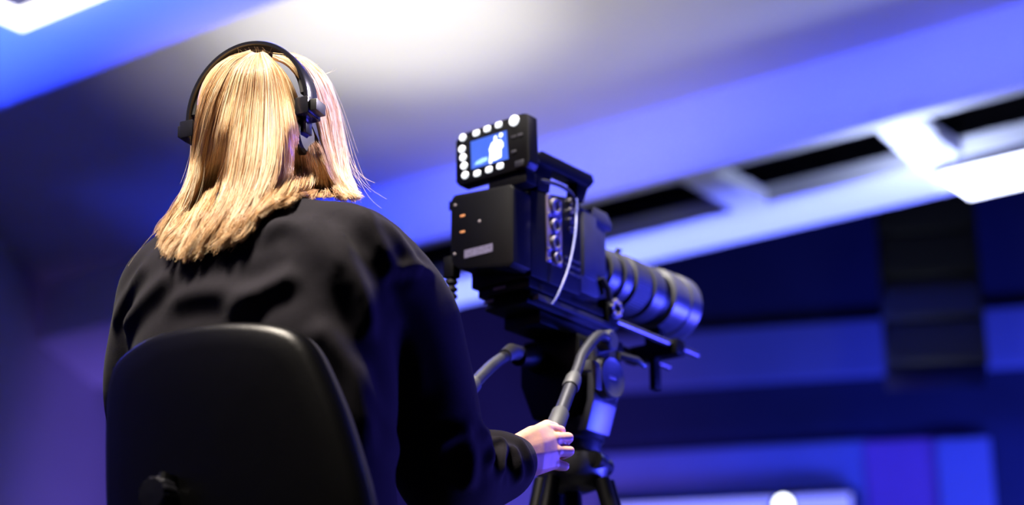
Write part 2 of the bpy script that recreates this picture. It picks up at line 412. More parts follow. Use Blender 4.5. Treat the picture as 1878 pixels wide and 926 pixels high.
# rear shell: domed, then rolls round the edge to the front cushion
rings = [shrink(k, o, 0.02) for k, o in ((0.05, 0.0), (0.45, 0.001), (0.75, 0.004), (0.9, 0.008), (0.955, 0.013), (0.985, 0.021), (1.0, 0.032), (0.998, 0.04), (0.985, 0.043))]
mk('backrest_shell', MB().loft(rings), 'chair_shell', ch, sharp=60)
rings = [shrink(k, o, 0.02) for k, o in ((0.97, 0.040), (0.99, 0.046), (0.985, 0.06), (0.95, 0.072), (0.85, 0.078), (0.5, 0.075), (0.05, 0.073))]
mk('backrest_cushion', MB().loft(rings), 'chair_fabric', ch, sharp=60)
kn = np.array(back_hit(312, 912))
T = Matrix.Translation(Vector(kn)) @ Matrix.Rotation(REC, 4, 'X')
mb = MB(); n = 36; prof = [(0.0, 0.016), (-0.012, 0.018), (-0.014, 0.024), (-0.040, 0.026), (-0.046, 0.022), (-0.047, 0.0)]
rgs = []
for t, rr in prof:
    rgs.append([tuple(T @ Vector(((rr*(1.0 if (j % 3) else 0.93 if rr > 0.02 else 1.0))*math.cos(2*math.pi*j/n), t, rr*(1.0 if (j % 3) else 0.93 if rr > 0.02 else 1.0)*math.sin(2*math.pi*j/n)))) for j in range(n)])
mk('height_knob', mb.loft(rgs), 'black_gloss', ch, sharp=30)
mk('spine_bar', MB().tube(spline([tuple(kn+np.array([0, -0.004, 0.03])), tuple(kn+np.array([0, -0.012, -0.1])), (kn[0]*0.5, -0.20, 0.46), (0, -0.05, 0.39), (0, 0.05, 0.385)], 16), 0.022, 12, squash=0.5), 'black_plastic', ch)
def rrect(hx, hy, e=4, n=48):
    return [(hx*np.sign(math.cos(a))*abs(math.cos(a))**(2/e), hy*np.sign(math.sin(a))*abs(math.sin(a))**(2/e)) for a in np.linspace(0, 2*math.pi, n, endpoint=False)]
def slab(hx, hy, zs, c=(0, 0)):
    return [[(c[0]+x*k, c[1]+y*k, z) for x, y in rrect(hx, hy)] for z, k in zs]
mk('seat', MB().loft(slab(0.235, 0.225, [(0.405, 0.9), (0.41, 0.97), (0.435, 1.0), (0.46, 0.99), (0.474, 0.94), (0.478, 0.7), (0.475, 0.05)], (0, 0.06))), 'chair_fabric', ch, sharp=60)
mk('seat_pan', MB().loft(slab(0.2, 0.19, [(0.385, 0.9), (0.406, 1.0)], (0, 0.06))), 'black_plastic', ch)
mk('gas_column', MB().lathe([(0.08, 0.028), (0.22, 0.028), (0.22, 0.02), (0.39, 0.02)], (0, 0.05, 0), (0, 0, 1), 20), 'black_gloss', ch)
for i in range(5):
    a = 2*math.pi*i/5+0.3; dx, dy = math.cos(a), math.sin(a)
    mk('base_leg', MB().tube([(0.02*dx, 0.05+0.02*dy, 0.10), (0.15*dx, 0.05+0.15*dy, 0.09), (0.29*dx, 0.05+0.29*dy, 0.065)], [0.028, 0.024, 0.016], 10), 'black_plastic', ch)
    c = mk('caster', MB().lathe([(-0.022, 0.018), (-0.018, 0.027), (0.018, 0.027), (0.022, 0.018)], (0.29*dx, 0.05+0.29*dy, 0.0272), (-dy, dx, 0), 18), 'black_gloss', ch)

# ================================================================== PERSON
PM = BODY @ Matrix.Translation((0.08, 0.05, DECK))
person = thing('person', 'blonde person in a black sweatshirt operating the video camera from a chair', 'person', PM)
HEADM = frame(HC, 22) @ Matrix.Rotation(math.radians(-2), 4, 'Y')
def H(x, y, z): return X(HEADM, (x, y, z))

# --- right hand: fingers curled round the pan bar grip
def A(px, py, d): return at(px, py, d)
BAR_A = at(1073, 640, 3.58); BAR_B = at(1003, 822, 3.205)     # axis of the straight part of the pan bar
hand = MB()
gd = 3.205
wrist = A(948, 836, 3.085); fore = A(880, 858, 3.01)
hand.chain([fore, wrist], [0.034, 0.027])
mcp = {'i': A(1001, 787, 3.165), 'm': A(1016, 805, 3.158), 'r': A(1019, 827, 3.150), 'p': A(1014, 850, 3.145)}
cp = np.array([A(952, 812, 3.095), A(950, 826, 3.085), A(949, 840, 3.08), A(950, 855, 3.085)]); mp = np.array([mcp[k] for k in 'imrp'])
for t in np.linspace(0, 3, 13):      # palm and back of the hand, filled across
    q = min(int(t), 2); u_ = t-q; c0 = cp[q]*(1-u_)+cp[q+1]*u_; m_ = mp[q]*(1-u_)+mp[q+1]*u_; e = m_*0.96+c0*0.04
    mid = (c0+m_)/2 - cF*0.004
    hand.chain([c0, mid, e], [0.0170, 0.0185, 0.0120]); hand.chain([mid+cF*0.016, e+cF*0.014], [0.0150, 0.0115])
for k in 'imrp': hand.ball(mcp[k]-cF*0.0025, 0.0128 if k != 'p' else 0.0115, sub=2)
fing = {'i': ([A(1001, 787, 3.165), A(1028, 790, 3.195), A(1026, 796, 3.232), A(1004, 800, 3.238)], [0.0120, 0.0098, 0.0090, 0.0078]),
        'm': ([A(1016, 805, 3.158), A(1042, 803, 3.178), A(1034, 812, 3.218), A(1006, 815, 3.232)], [0.0118, 0.0104, 0.0092, 0.0080]),
        'r': ([A(1019, 827, 3.150), A(1044, 827, 3.168), A(1032, 834, 3.208), A(1002, 834, 3.220)], [0.0114, 0.0100, 0.0088, 0.0078]),
        'p': ([A(1014, 850, 3.145), A(1036, 855, 3.158), A(1024, 856, 3.192), A(1000, 852, 3.206)], [0.0105, 0.0087, 0.0078, 0.0070])}
for k in fing: hand.chain(*fing[k])
hand.chain([A(958, 812, 3.10), A(985, 792, 3.165), A(1003, 780, 3.215), A(1018, 784, 3.245)], [0.016, 0.013, 0.0105, 0.009])   # thumb
hv, hf, hn = voxel(hand, 0.0019, 7, 0.5)

# --- the rest of the body, hidden under the clothes (slimmer than them)
body = MB()
body.ball((0, 0.0, 0.018), (0.074, 0.092, 0.098), HEADM); body.ball((0, 0.022, -0.05), (0.058, 0.066, 0.068), HEADM)
body.ball((0, 0.045, -0.088), (0.032, 0.032, 0.024), HEADM)                                    # chin
body.chain([H(0, 0.088, 0.01), H(0, 0.104, -0.028)], [0.009, 0.013]); body.ball((0.011, 0.094, -0.031), 0.009, HEADM, 2); body.ball((-0.011, 0.094, -0.031), 0.009, HEADM, 2)
body.chain([H(-0.03, 0.078, 0.022), H(0.03, 0.078, 0.022)], [0.010, 0.010])                     # brow
body.chain([H(-0.018, 0.082, -0.058), H(0, 0.088, -0.056), H(0.018, 0.082, -0.058)], [0.006, 0.008, 0.006])
body.chain([H(-0.015, 0.081, -0.068), H(0, 0.086, -0.069), H(0.015, 0.081, -0.068)], [0.006, 0.008, 0.006])
for sx in (-1, 1):
    ear = [H(sx*(0.074+0.006*math.sin(a)), -0.004-0.017*math.cos(a), 0.0+0.031*math.sin(a)-0.004) for a in np.linspace(-1.9, 2.6, 12)]
    body.chain(ear, [0.0050]*12, 8); body.ball((sx*0.074, -0.002, -0.002), (0.005, 0.013, 0.024), HEADM, 2)
body.chain([H(0, -0.012, -0.06), B(0.05, 0.035, 2.03), B(0.06, 0.02, 1.97)], [0.050, 0.052, 0.06])
for sx in (-1, 1):
    body.chain([B(0.07+sx*0.05, 0.02, 1.96), B(0.07+sx*0.14, 0.03, 1.925)], [0.05, 0.05])
body.loft([[tuple(B(0.07+hw*math.cos(a), 0.02+hd*math.sin(a), z)) for a in np.linspace(0, 2*math.pi, 28, endpoint=False)]
           for z, hw, hd in ((1.36, 0.15, 0.10), (1.45, 0.165, 0.11), (1.6, 0.13, 0.09), (1.75, 0.145, 0.10), (1.88, 0.155, 0.095), (1.96, 0.10, 0.07))])
body.chain([B(0.21, 0.03, 1.925), at(765, 610, 2.91), at(808, 855, 2.94), wrist], [0.045, 0.042, 0.036, 0.026])
body.chain([B(-0.07, 0.03, 1.925), B(-0.14, 0.08, 1.76), B(-0.15, 0.17, 1.64), B(-0.08, 0.40, 1.715)], [0.045, 0.042, 0.036, 0.026])
lw = B(-0.08, 0.40, 1.715)
lh = MB()
for j in range(4):      # left hand resting on the far pan bar
    o = B(-0.085+0.016*j-0.024, 0.475, 1.73-0.004*j)
    lh.chain([lw, o, o+np.array([0.0, 0.028, -0.012]), o+np.array([0.0, 0.022, -0.036])], [0.018, 0.010, 0.009, 0.008])
lh.chain([lw, B(-0.045, 0.44, 1.715), B(-0.035, 0.48, 1.70)], [0.017, 0.011, 0.009])
body.add(lh.v, lh.f)
for sx in (-1, 1):
    body.chain([B(0.09+sx*0.09, 0.03, 1.44), B(0.09+sx*0.13, 0.44, 1.42), B(0.09+sx*0.14, 0.42, 1.0), B(0.09+sx*0.14, 0.50, DECK+0.05)], [0.075, 0.052, 0.036, 0.034])
bv, bf_, bn = voxel(body, 0.0042, 6, 0.5)
allv = np.vstack([bv, hv]); allf = bf_ + [tuple(i+len(bv) for i in f) for f in hf]
bodyo = mk('body', (allv, allf), 'skin', person, world=True, sharp=None, keep=True)
for sx in (-1, 1):
    mk('eye', MB().ball(H(sx*0.030, 0.076, 0.005), 0.011, sub=2), 'eye', person, world=True)

# --- sweatshirt
sw = MB()
rows = [(1.37, .09, .03, .205, .145), (1.50, .09, .025, .215, .14), (1.62, .085, .02, .22, .135), (1.74, .08, .018, .225, .13), (1.83, .078, .016, .235, .125),
        (1.90, .076, .015, .235, .118), (1.95, .073, .016, .215, .108), (1.985, .07, .02, .175, .096), (2.015, .065, .028, .125, .085), (2.045, .055, .035, .085, .075), (2.065, .05, .037, .072, .068)]
sw.loft([[tuple(B(cr+hw*np.sign(math.cos(a))*abs(math.cos(a))**0.85, cf+hd*np.sign(math.sin(a))*abs(math.sin(a))**0.85, z)) for a in np.linspace(0, 2*math.pi, 48, endpoint=False)] for z, cr, cf, hw, hd in rows])
def wide(pts, n):
    a = spline([list(p)+[r] for p, r in pts], n); return [tuple(x[:3]) for x in a], list(a[:, 3])
rs = [(B(.17, .02, 1.955), .075), (B(.238, .03, 1.928), .084), (at(732, 570, 2.90), .086), (at(765, 660, 2.91), .083), (at(788, 745, 2.92), .082), (at(806, 830, 2.93), .082), (at(826, 876, 2.945), .080),
      (at(862, 874, 2.99), .074), (at(892, 864, 3.02), .067), (at(917, 855, 3.04), .060), (at(936, 850, 3.06), .051)]
p_, r_ = wide(rs, 44)
for p, r in zip(p_, r_): sw.ball(p, r, sub=3)
ls = [(B(-.03, .02, 1.955), .072), (B(-.11, .03, 1.925), .082), (B(-.15, .05, 1.84), .082), (B(-.175, .09, 1.74), .080), (B(-.185, .15, 1.65), .078), (B(-.14, .27, 1.66), .065), (B(-.10, .36, 1.70), .052)]
p_, r_ = wide(ls, 30)
for p, r in zip(p_, r_): sw.ball(p, r, sub=3)
# hood-less collar bulk and belly blouse over the waistband
sv, sf, sn = voxel(sw, 0.0065, 14, 0.5)
bvh = BVHTree.FromPolygons([Vector(p) for p in sv], sf)
def cast(px, py):
    h = bvh.ray_cast(Vector(CAM), Vector(ray(px, py)).normalized())
    return None if h[0] is None else np.array(h[0])
def fold(px_pts, amp, w, valley=0.18):
    global sv
    pts = [cast(*p) for p in px_pts]; pts = [p for p in pts if p is not None]
    if len(pts) < 2: return
    P = spline(pts, 40); t = np.linspace(0, 1, 40)
    D = np.linalg.norm(sv[:, None, :]-P[None], axis=2); k = D.argmin(1); d = D.min(1)
    tp = np.clip(np.minimum(t[k], 1-t[k])/0.22, 0, 1); tp = tp*tp*(3-2*tp)
    g = np.exp(-(d/w)**2) - valley*np.exp(-((d-2.0*w)/w)**2)
    sv = sv + sn*(amp*tp*g)[:, None]
folds = [
 ([(470, 455), (490, 428), (512, 412), (545, 414), (575, 440), (600, 480), (620, 520), (640, 560)], .011, .020),
 ([(600, 395), (625, 440), (645, 495), (662, 540), (672, 590), (668, 640)], .015, .018),
 ([(560, 380), (585, 420), (612, 470), (630, 510)], .009, .014),
 ([(655, 375), (680, 420), (705, 470), (725, 500)], .011, .018),
 ([(690, 395), (725, 430), (760, 480), (775, 500)], .008, .016),
 ([(400, 585), (440, 560), (480, 535), (520, 515), (555, 495)], .013, .020),
 ([(290, 575), (340, 545), (400, 535), (450, 545), (490, 560)], .010, .020),
 ([(225, 620), (250, 575), (290, 530), (330, 500)], .012, .020),
 ([(205, 610), (225, 560), (255, 510), (280, 480)], .008, .015),
 ([(560, 590), (600, 620), (640, 680), (665, 760), (690, 840)], .012, .022),
 ([(650, 640), (680, 720), (720, 800), (760, 880)], .008, .020),
 ([(690, 512), (725, 496), (765, 490), (800, 502)], .007, .010),
 ([(715, 560), (740, 610), (760, 680), (770, 750)], .006, .020),
 ([(862, 772), (893, 786), (914, 812), (917, 845), (908, 885)], .015, .011),
 ([(905, 790), (932, 812), (948, 850), (950, 892)], .013, .011),
 ([(875, 790), (893, 808), (898, 835), (880, 862)], .012, .011),
 ([(940, 798), (962, 820), (974, 850), (972, 885)], .009, .010),
 ([(845, 800), (862, 830), (862, 870), (850, 905)], .010, .014),
 ([(790, 820), (830, 800), (868, 790)], .010, .014),
]
for pts_, a_, w_ in folds: fold(pts_, a_*0.95, w_*0.9)
# soft random rumples
ph = rng.uniform(0, 6.28, (6, 1)); kv = rng.normal(0, 22, (6, 3))
sv = sv + sn*(0.0016*np.sin(sv@kv.T + ph.T).sum(1))[:, None]
swo = mk('sweatshirt', (sv, sf), 'knit', person, world=True, sharp=None, keep=True)
sm = swo.modifiers.new('smooth', 'SMOOTH'); sm.factor = 0.5; sm.iterations = 2
sd = swo.modifiers.new('sub', 'SUBSURF'); sd.levels = 1; sd.render_levels = 1
bvh = BVHTree.FromPolygons([Vector(p) for p in sv], sf)
# trousers and shoes
tr = MB()
tr.loft([[tuple(B(0.09+hw*math.cos(a), 0.03+hd*math.sin(a), z)) for a in np.linspace(0, 2*math.pi, 28, endpoint=False)] for z, hw, hd in ((1.345, 0.15, 0.11), (1.40, 0.175, 0.13), (1.46, 0.18, 0.125))])
for sx in (-1, 1):
    tr.chain([B(0.09+sx*0.09, 0.05, 1.425), B(0.09+sx*0.12, 0.25, 1.425), B(0.09+sx*0.13, 0.45, 1.415), B(0.09+sx*0.14, 0.44, 1.2), B(0.09+sx*0.14, 0.43, 0.98)], [0.088, 0.082, 0.066, 0.060, 0.055])
tv, tf, tn = voxel(tr, 0.008, 6)
mk('trousers', (tv, tf), 'denim', person, world=True, sharp=None, keep=True)
for sx in (-1, 1):
    s = MB(); x = 0.09+sx*0.14
    s.chain([B(x, 0.41, DECK+0.055), B(x, 0.50, DECK+0.048), B(x, 0.60, DECK+0.04)], [0.040, 0.040, 0.036]); s.chain([B(x, 0.42, DECK+0.06), B(x, 0.42, DECK+0.10)], [0.04, 0.042])
    v_, f_, n_ = voxel(s, 0.005, 6); v_[:, 2] = np.maximum(v_[:, 2], DECK+0.012)
    so = mk('shoe', (v_, f_), 'shoe', person, world=True, sharp=None, keep=True)
    prof = [(0.045*math.cos(a), 0.50+0.135*math.sin(a)) for a in np.linspace(0, 2*math.pi, 32, endpoint=False)]
    sole = MB().loft([[tuple(B(x+px_, py_, z)) for px_, py_ in prof] for z in (DECK+0.0005, DECK+0.018)])
    o = mk('sole', sole, 'sole', person, world=True); o.parent = so; so.parent = person

# --- hair
_HI = HEADM.inverted(); _hr = np.array([0.094, 0.112, 0.117]); _hcn = np.array([0, -0.006, 0.016])
def head_d(px, py, grow=1.0):
    o = (np.array(_HI @ Vector(CAM)) - _hcn)/(_hr*grow); d = (np.array(_HI @ Vector(CAM+ray(px, py))) - _hcn)/(_hr*grow) - o
    a = d@d; b = o@d; c = o@o-1; q = b*b-a*c
    return (-b-math.sqrt(q))/a if q > 0 else -b/a
bvh_body = BVHTree.FromPolygons([Vector(p) for p in bv], bf_)
def back_d(px, py, lift):
    d = []
    for t in (bvh, bvh_body):
        h = t.ray_cast(Vector(CAM), Vector(ray(px, py)).normalized())
        if h[0] is not None: d.append(float((np.array(h[0])-CAM)@cF))
    return min(d)-lift if d else None
def guide(pts, lift=0.022, over=None):
    """pts: photo points; head curvature above, resting on the sweatshirt below"""
    out = []
    for i, p in enumerate(pts):
        px, py = p[:2]
        if len(p) > 2: d = p[2]
        else:
            dh = head_d(px, min(py, 262)); w = min(1, max(0, (py-262)/100.0)); w = w*w*(3-2*w)
            db = back_d(px, py, lift)
            if db is None: db = 3.06
            d = min(dh*(1-w) + db*w, db if py > 262 else 9)
            if py > 190:
                e = back_d(px, 345, lift)
                if e is not None:
                    k = min(1.0, (py-190)/155.0); a_ = head_d(px, 190); d = min(d, a_+(e-a_)*k)
        out.append(at(px, py, d))
    return out
G = [
 guide([(462, 98, 3.10), (412, 114), (375, 165), (358, 225), (352, 280, 3.09), (347, 320, 3.07), (338, 352, 3.04), (322, 385, 3.02), (302, 412, 3.0), (288, 436, 2.99)]),
 guide([(463, 98, 3.08), (425, 115), (392, 165), (374, 225), (364, 280, 3.04), (356, 325, 3.02), (343, 365, 2.99), (322, 402, 2.965), (300, 432, 2.945), (288, 456, 2.93)]),
 guide([(465, 97), (432, 122), (410, 180), (394, 240), (384, 290), (374, 330), (358, 372), (336, 412), (312, 446), (302, 470)]),
 guide([(467, 97), (443, 125), (427, 180), (414, 240), (406, 290), (396, 335), (380, 378), (358, 420), (336, 455), (326, 478)]),
 guide([(469, 97), (455, 128), (446, 180), (437, 240), (430, 290), (420, 335), (406, 380), (386, 420), (366, 452), (352, 474)]),
 guide([(472, 97), (470, 128), (467, 180), (462, 240), (456, 290), (446, 335), (432, 378), (414, 415), (396, 442), (384, 462)]),
 guide([(475, 97), (484, 128), (488, 180), (487, 240), (484, 290), (474, 335), (460, 375), (444, 408), (428, 432), (414, 448)]),
 guide([(478, 98), (497, 128), (508, 180), (513, 240), (512, 285), (505, 325), (490, 362), (474, 392), (458, 416), (444, 432)]),
 guide([(481, 99), (510, 130), (526, 180), (536, 240), (542, 285), (542, 318), (530, 345), (512, 368), (496, 388), (482, 404)]),
 guide([(484, 100), (518, 134), (538, 185), (556, 235), (572, 285), (580, 315), (580, 336), (566, 350), (548, 358), (530, 366)]),
 guide([(486, 100), (524, 140), (547, 190), (572, 238), (592, 285), (602, 318), (612, 340), (626, 350), (638, 357), (648, 362)]),
]
NT = 36
Gs = np.array([spline(g, NT) for g in G])
# hair in front of the right ear, falling over the far shoulder
G2 = [
 guide([(500, 104, 3.09), (530, 120, 3.08), (558, 160, 3.09), (577, 205, 3.105), (588, 250, 3.105), (598, 290, 3.09), (606, 320, 3.08), (614, 342, 3.06), (624, 356, 3.03), (634, 364, 3.0)]),
 guide([(500, 104, 3.10), (540, 112, 3.11), (572, 150, 3.125), (590, 200, 3.135), (600, 250, 3.13), (608, 290, 3.12), (614, 320, 3.10), (620, 342, 3.07), (630, 356, 3.04), (640, 364, 3.01)]),
 guide([(505, 103, 3.14), (548, 108, 3.16), (585, 145, 3.17), (604, 195, 3.18), (613, 245, 3.18), (620, 285, 3.17), (626, 318, 3.15), (634, 340, 3.11), (645, 355, 3.07), (656, 364, 3.03)]),
 guide([(510, 102, 3.18), (552, 108, 3.20), (594, 140, 3.21), (615, 190, 3.22), (625, 240, 3.22), (631, 285, 3.21), (637, 318, 3.19), (644, 338, 3.16), (652, 352, 3.12), (660, 362, 3.08)]),
 guide([(500, 102, 3.22), (545, 104, 3.25), (590, 142, 3.26), (612, 195, 3.27), (622, 245, 3.27), (630, 288, 3.26), (637, 320, 3.24), (640, 340, 3.22), (642, 358, 3.20), (642, 372, 3.18)]),
]
G2s = np.array([spline(g, NT) for g in G2])
# left front hair beyond the head, mirror of the right
G3 = [
 guide([(455, 96, 3.14), (400, 116, 3.18), (368, 165, 3.20), (356, 225, 3.21), (352, 280, 3.20), (350, 330, 3.18), (346, 370, 3.15), (338, 400, 3.12), (325, 425, 3.10), (315, 440, 3.08)]),
 guide([(450, 98, 3.20), (405, 122, 3.24), (378, 170, 3.26), (366, 230, 3.27), (362, 290, 3.26), (360, 340, 3.24), (358, 380, 3.22), (352, 410, 3.20), (345, 430, 3.18), (338, 448, 3.16)]),
]
G3s = np.array([spline(g, NT) for g in G3])
hairV = []; hairF = []; tones = []
def add_strand(P, r0, r1, tone):
    """three-sided tapering strand"""
    n = len(P); T = np.gradient(P, axis=0); T /= np.linalg.norm(T, axis=1, keepdims=True)+1e-9
    a = np.cross(T, np.array([0.31, -0.9, 0.3])); a /= np.linalg.norm(a, axis=1, keepdims=True)+1e-9
    b = np.cross(T, a); rr = np.linspace(r0, r1, n)[:, None]; base = add_strand.n
    ring = np.stack([P+a*rr, P+(-0.5*a+0.866*b)*rr, P+(-0.5*a-0.866*b)*rr], 1).reshape(-1, 3)
    hairV.append(ring); tones.append(np.full(len(ring), tone))
    i = np.arange(n-1)[:, None]*3+base; j = np.arange(3)[None]; k = (np.arange(3)[None]+1) % 3
    hairF.append(np.stack([i+j, i+k, i+3+k, i+3+j], -1).reshape(-1, 4)); add_strand.n += len(ring)
add_strand.n = 0
def lerpg(Gs, s):
    s = min(max(s, 0), len(Gs)-1.0001); i = int(s); u = s-i
    i0 = max(i-1, 0); i3 = min(i+2, len(Gs)-1); a, b, c, d = Gs[i0], Gs[i], Gs[i+1], Gs[i3]
    return 0.5*((2*b)+(c-a)*u+(2*a-5*b+4*c-d)*u*u+(3*b-3*c+d-a)*u**3)
inward = np.array(cF)
def grow(Gs, count, depth, clumps, wav, start=0.0, r=0.00052, smin=0.0, smax=None, tone0=0.46, tv=0.28):
    smax = len(Gs)-1 if smax is None else smax
    cc = np.sort(rng.uniform(smin, smax, clumps)); cph = rng.uniform(0, 6.28, clumps); cdep = rng.uniform(0, 1, clumps); cl = rng.uniform(0.93, 1.02, clumps); ct = rng.normal(0, 0.13, clumps)
    t = np.linspace(0, 1, NT)
    for _ in range(count):
        s = rng.uniform(smin, smax); ci = np.abs(cc-s).argmin(); sc = cc[ci]
        tt = t**1.6
        P0 = lerpg(Gs, s); Pc = lerpg(Gs, sc); k = (0.58*np.clip((t-0.25)/0.75, 0, 1))[:, None]
        P = P0*(1-k)+Pc*k
        dp = depth*(rng.uniform(0, 1)**1.5); off = dp*np.clip(t/0.12, 0.15, 1)
        off = off*(1-0.5*t) - 0.004*cdep[ci]*np.sin(np.pi*t)
        P = P + inward*off[:, None]
        wv = wav*np.clip((t-0.45)/0.3, 0, 1)
        side = np.cross(np.gradient(P, axis=0), inward); side /= np.linalg.norm(side, axis=1, keepdims=True)+1e-9
        P = P + side*(wv*np.sin(cph[ci]+t*11+rng.normal(0, 0.25)))[:, None] + inward*(0.6*wv*np.cos(cph[ci]*1.7+t*9))[:, None]
        P = P + (rng.normal(0, 0.0022, 3)[None]*tt[:, None]) + side*(rng.normal(0, 0.0018)*np.sin(t*rng.uniform(3, 9)+rng.uniform(0, 6)))[:, None]
        L = cl[ci]*rng.uniform(0.90, 1.03); tl = np.clip(t*L, 0, 1)*(NT-1); i0 = np.minimum(tl.astype(int), NT-2); fr = (tl-i0)[:, None]
        P = P[i0]*(1-fr)+P[i0+1]*fr
        j0 = int(start*NT)
        add_strand(P[j0:], r, r*0.45, float(np.clip(tone0+ct[ci]+rng.normal(0, tv), 0, 1)))
grow(Gs, 6000, 0.020, 75, 0.0062)
grow(G2s, 2300, 0.012, 26, 0.003, tone0=0.72)  # front right strands toned lighter, stage light put into their colour
grow(G3s, 500, 0.012, 8, 0.003)
# loose flyaway hairs
def fly(Gs, count, out, smin, smax):
    t = np.linspace(0, 1, NT)
    for _ in range(count):
        P = lerpg(Gs, rng.uniform(smin, smax)); side = cR*rng.normal(0, 1)+cU*rng.normal(0, 0.5)
        a = rng.uniform(0, 0.5); k = np.clip((t-a)/(1-a), 0, 1)**1.5
        P = P + side[None]*(out*k*rng.uniform(0.3, 1))[:, None] - inward*(0.008*k)[:, None] + cR*(0.004*np.sin(t*rng.uniform(6, 14)+rng.uniform(0, 6))*k)[:, None]
        e = rng.integers(NT//2, NT)
        add_strand(P[2:e], 0.00022, 0.00012, 0.9)
fly(Gs, 120, 0.018, 0, len(Gs)-1); fly(Gs, 40, 0.03, 0, 1.5); fly(G2s, 110, 0.035, 1.8, 3.6)
for _ in range(36):      # short baby hairs on the crown
    q = at(rng.uniform(430, 580), 0, 3.1); px = rng.uniform(420, 590); py = 100 + max(0, (px-500))**1.6*0.022
    p0 = at(px, py+8, 3.12); dr = cU*rng.uniform(0.008, 0.022)+cR*rng.normal(0.006, 0.012)
    add_strand(np.array([p0 + dr*tt + cR*0.006*math.sin(3*tt) for tt in np.linspace(0, 1, 8)]), 0.0002, 0.0001, 0.9)
# solid mass beneath the strands
def mass(Gs, off):
    n, k = Gs.shape[:2]; mb = MB()
    o1 = Gs + inward*off; o2 = Gs + inward*(off+0.02)
    for arr, flip in ((o1, 0), (o2, 1)):
        mb.add(arr.reshape(-1, 3), [(i*k+j, (i+1)*k+j, (i+1)*k+j+1, i*k+j+1) for i in range(n-1) for j in range(1, k-3)])
    return mb
for Gx, off in ((Gs, 0.022), (G2s, 0.014), (G3s, 0.014)):
    mb = mass(Gx, off); hairV.append(np.array(mb.v)); tones.append(np.full(len(mb.v), 0.25))
    hairF.append(np.array(mb.f)+add_strand.n); add_strand.n += len(mb.v)
cap = MB().ball((0, -0.006, 0.022), (0.084, 0.100, 0.104), HEADM, 4)
keepf = []
HI = HEADM.inverted()
for f in cap.f:
    c = HI @ (sum((Vector(cap.v[i]) for i in f), Vector())/len(f))
    if not (c.y > 0.045 and c.z < 0.085) and c.z > -0.06 and not (abs(c.x) > 0.05 and c.y > -0.03 and c.z < 0.03): keepf.append(f)
hairV.append(np.array(cap.v)); tones.append(np.full(len(cap.v), 0.35)); capF = [tuple(i+add_strand.n for i in f) for f in keepf]; add_strand.n += len(cap.v)
HV = np.vstack(hairV); HF = np.vstack(hairF).tolist() + capF
hair = mk('hair', (HV, HF), 'hair', person, world=True, sharp=None, keep=True)
at_ = hair.data.attributes.new('tone', 'FLOAT', 'POINT'); at_.data.foreach_set('value', np.concatenate(tones).astype(np.float32))

# ================================================================== HEADPHONES
HP = HEADM.copy()
hp = thing('headphones', 'black over-ear headphones worn over the blonde hair', 'headphones', HP)
# band: an arc over the crown, a flat strip bent in the ear-to-ear plane
def arc(rx, rz, z0, tilt, w, th, a0=-8, a1=188, n=44):
    rings = []
    for a in np.radians(np.linspace(a0, a1, n)):
        c = np.array([rx*math.cos(a), tilt*math.sin(a), z0+rz*math.sin(a)]); nrm = np.array([math.cos(a)/rx, 0, math.sin(a)/rz]); nrm /= np.linalg.norm(nrm)
        y = np.array([0, 1, 0]); ww = w*(0.75+0.25*max(0, math.sin(a)))
        rings.append([tuple(c + nrm*th*u_ + y*ww*v_) for u_, v_ in ((-.5, -.42), (-.3, -.5), (.3, -.5), (.5, -.42), (.5, .42), (.3, .5), (-.3, .5), (-.5, .42))])
    return rings
mk('headband', MB().loft(arc(0.115, 0.125, 0.022, 0.0, 0.050, 0.009)), 'black_gloss', hp, sharp=40)
mk('headband_pad', MB().loft(arc(0.1075, 0.1175, 0.022, 0.0, 0.036, 0.010, 8, 172)), 'rubber', hp, sharp=40)
for sx in (1, -1):
    sl_ = mk('slider', MB().box((sx*0.112-0.015, -0.024, -0.006), (sx*0.112+0.011, 0.022, 0.026), ch=0.003), 'black_gloss', hp)
    mk('slider_cap', MB().box((sx*0.112-0.009+sx*0.014, -0.017, 0.000), (sx*0.112+0.009+sx*0.014, 0.017, 0.021), ch=0.002), 'black_plastic', sl_)
    mk('yoke', MB().box((sx*0.108-0.004, -0.010, -0.034), (sx*0.108+0.004, 0.012, -0.002), ch=0.002), 'black_gloss', hp)
    mk('ear_cup', MB().lathe([(0.0, 0.026), (0.004, 0.031), (0.016, 0.032), (0.020, 0.027), (0.021, 0.01)], (sx*0.084, 0.010, -0.034), (sx, 0, 0), 28), 'black_plastic', hp)
    mk('ear_pad', MB().lathe([(0.0, 0.024), (0.003, 0.031), (0.009, 0.031), (0.012, 0.027)], (sx*0.074, 0.010, -0.034), (sx, 0, 0), 28), 'rubber', hp)

# ================================================================== VIDEO CAMERA RIG
vc = thing('video_camera', 'black video camera with a lit rear monitor and long lens', 'camera', RIG @ Matrix.Translation((-0.075, 0.25, -0.135)))
VO = np.array([-0.075, 0.25, -0.135])
def V(mb): mb.v = [tuple(np.array(p)-VO) for p in mb.v]; return mb
def vk(name, mb, m, parent=vc, **k): return mk(name, V(mb), m, parent, **k)
# main body (side profile along y,z ; x from -0.15 to 0)
bodyp = [(0.030, -0.088), (0.195, -0.088), (0.205, -0.075), (0.205, 0.110), (0.195, 0.122), (0.100, 0.104), (0.030, 0.092)]
mb = MB(); T = Matrix.Rotation(math.radians(90), 4, 'Z')
def xprism(poly, x0, x1, ch=0.0):
    """poly of (y,z) extruded along x"""
    m_ = MB().prism([(y, z) for y, z in poly], x0, x1, None, ch); m_.v = [(p[1], p[0], p[2]) for p in m_.v]; return m_
cbody = vk('camera_body', xprism(bodyp, -0.150, 0.0, 0.004), 'cam_black')
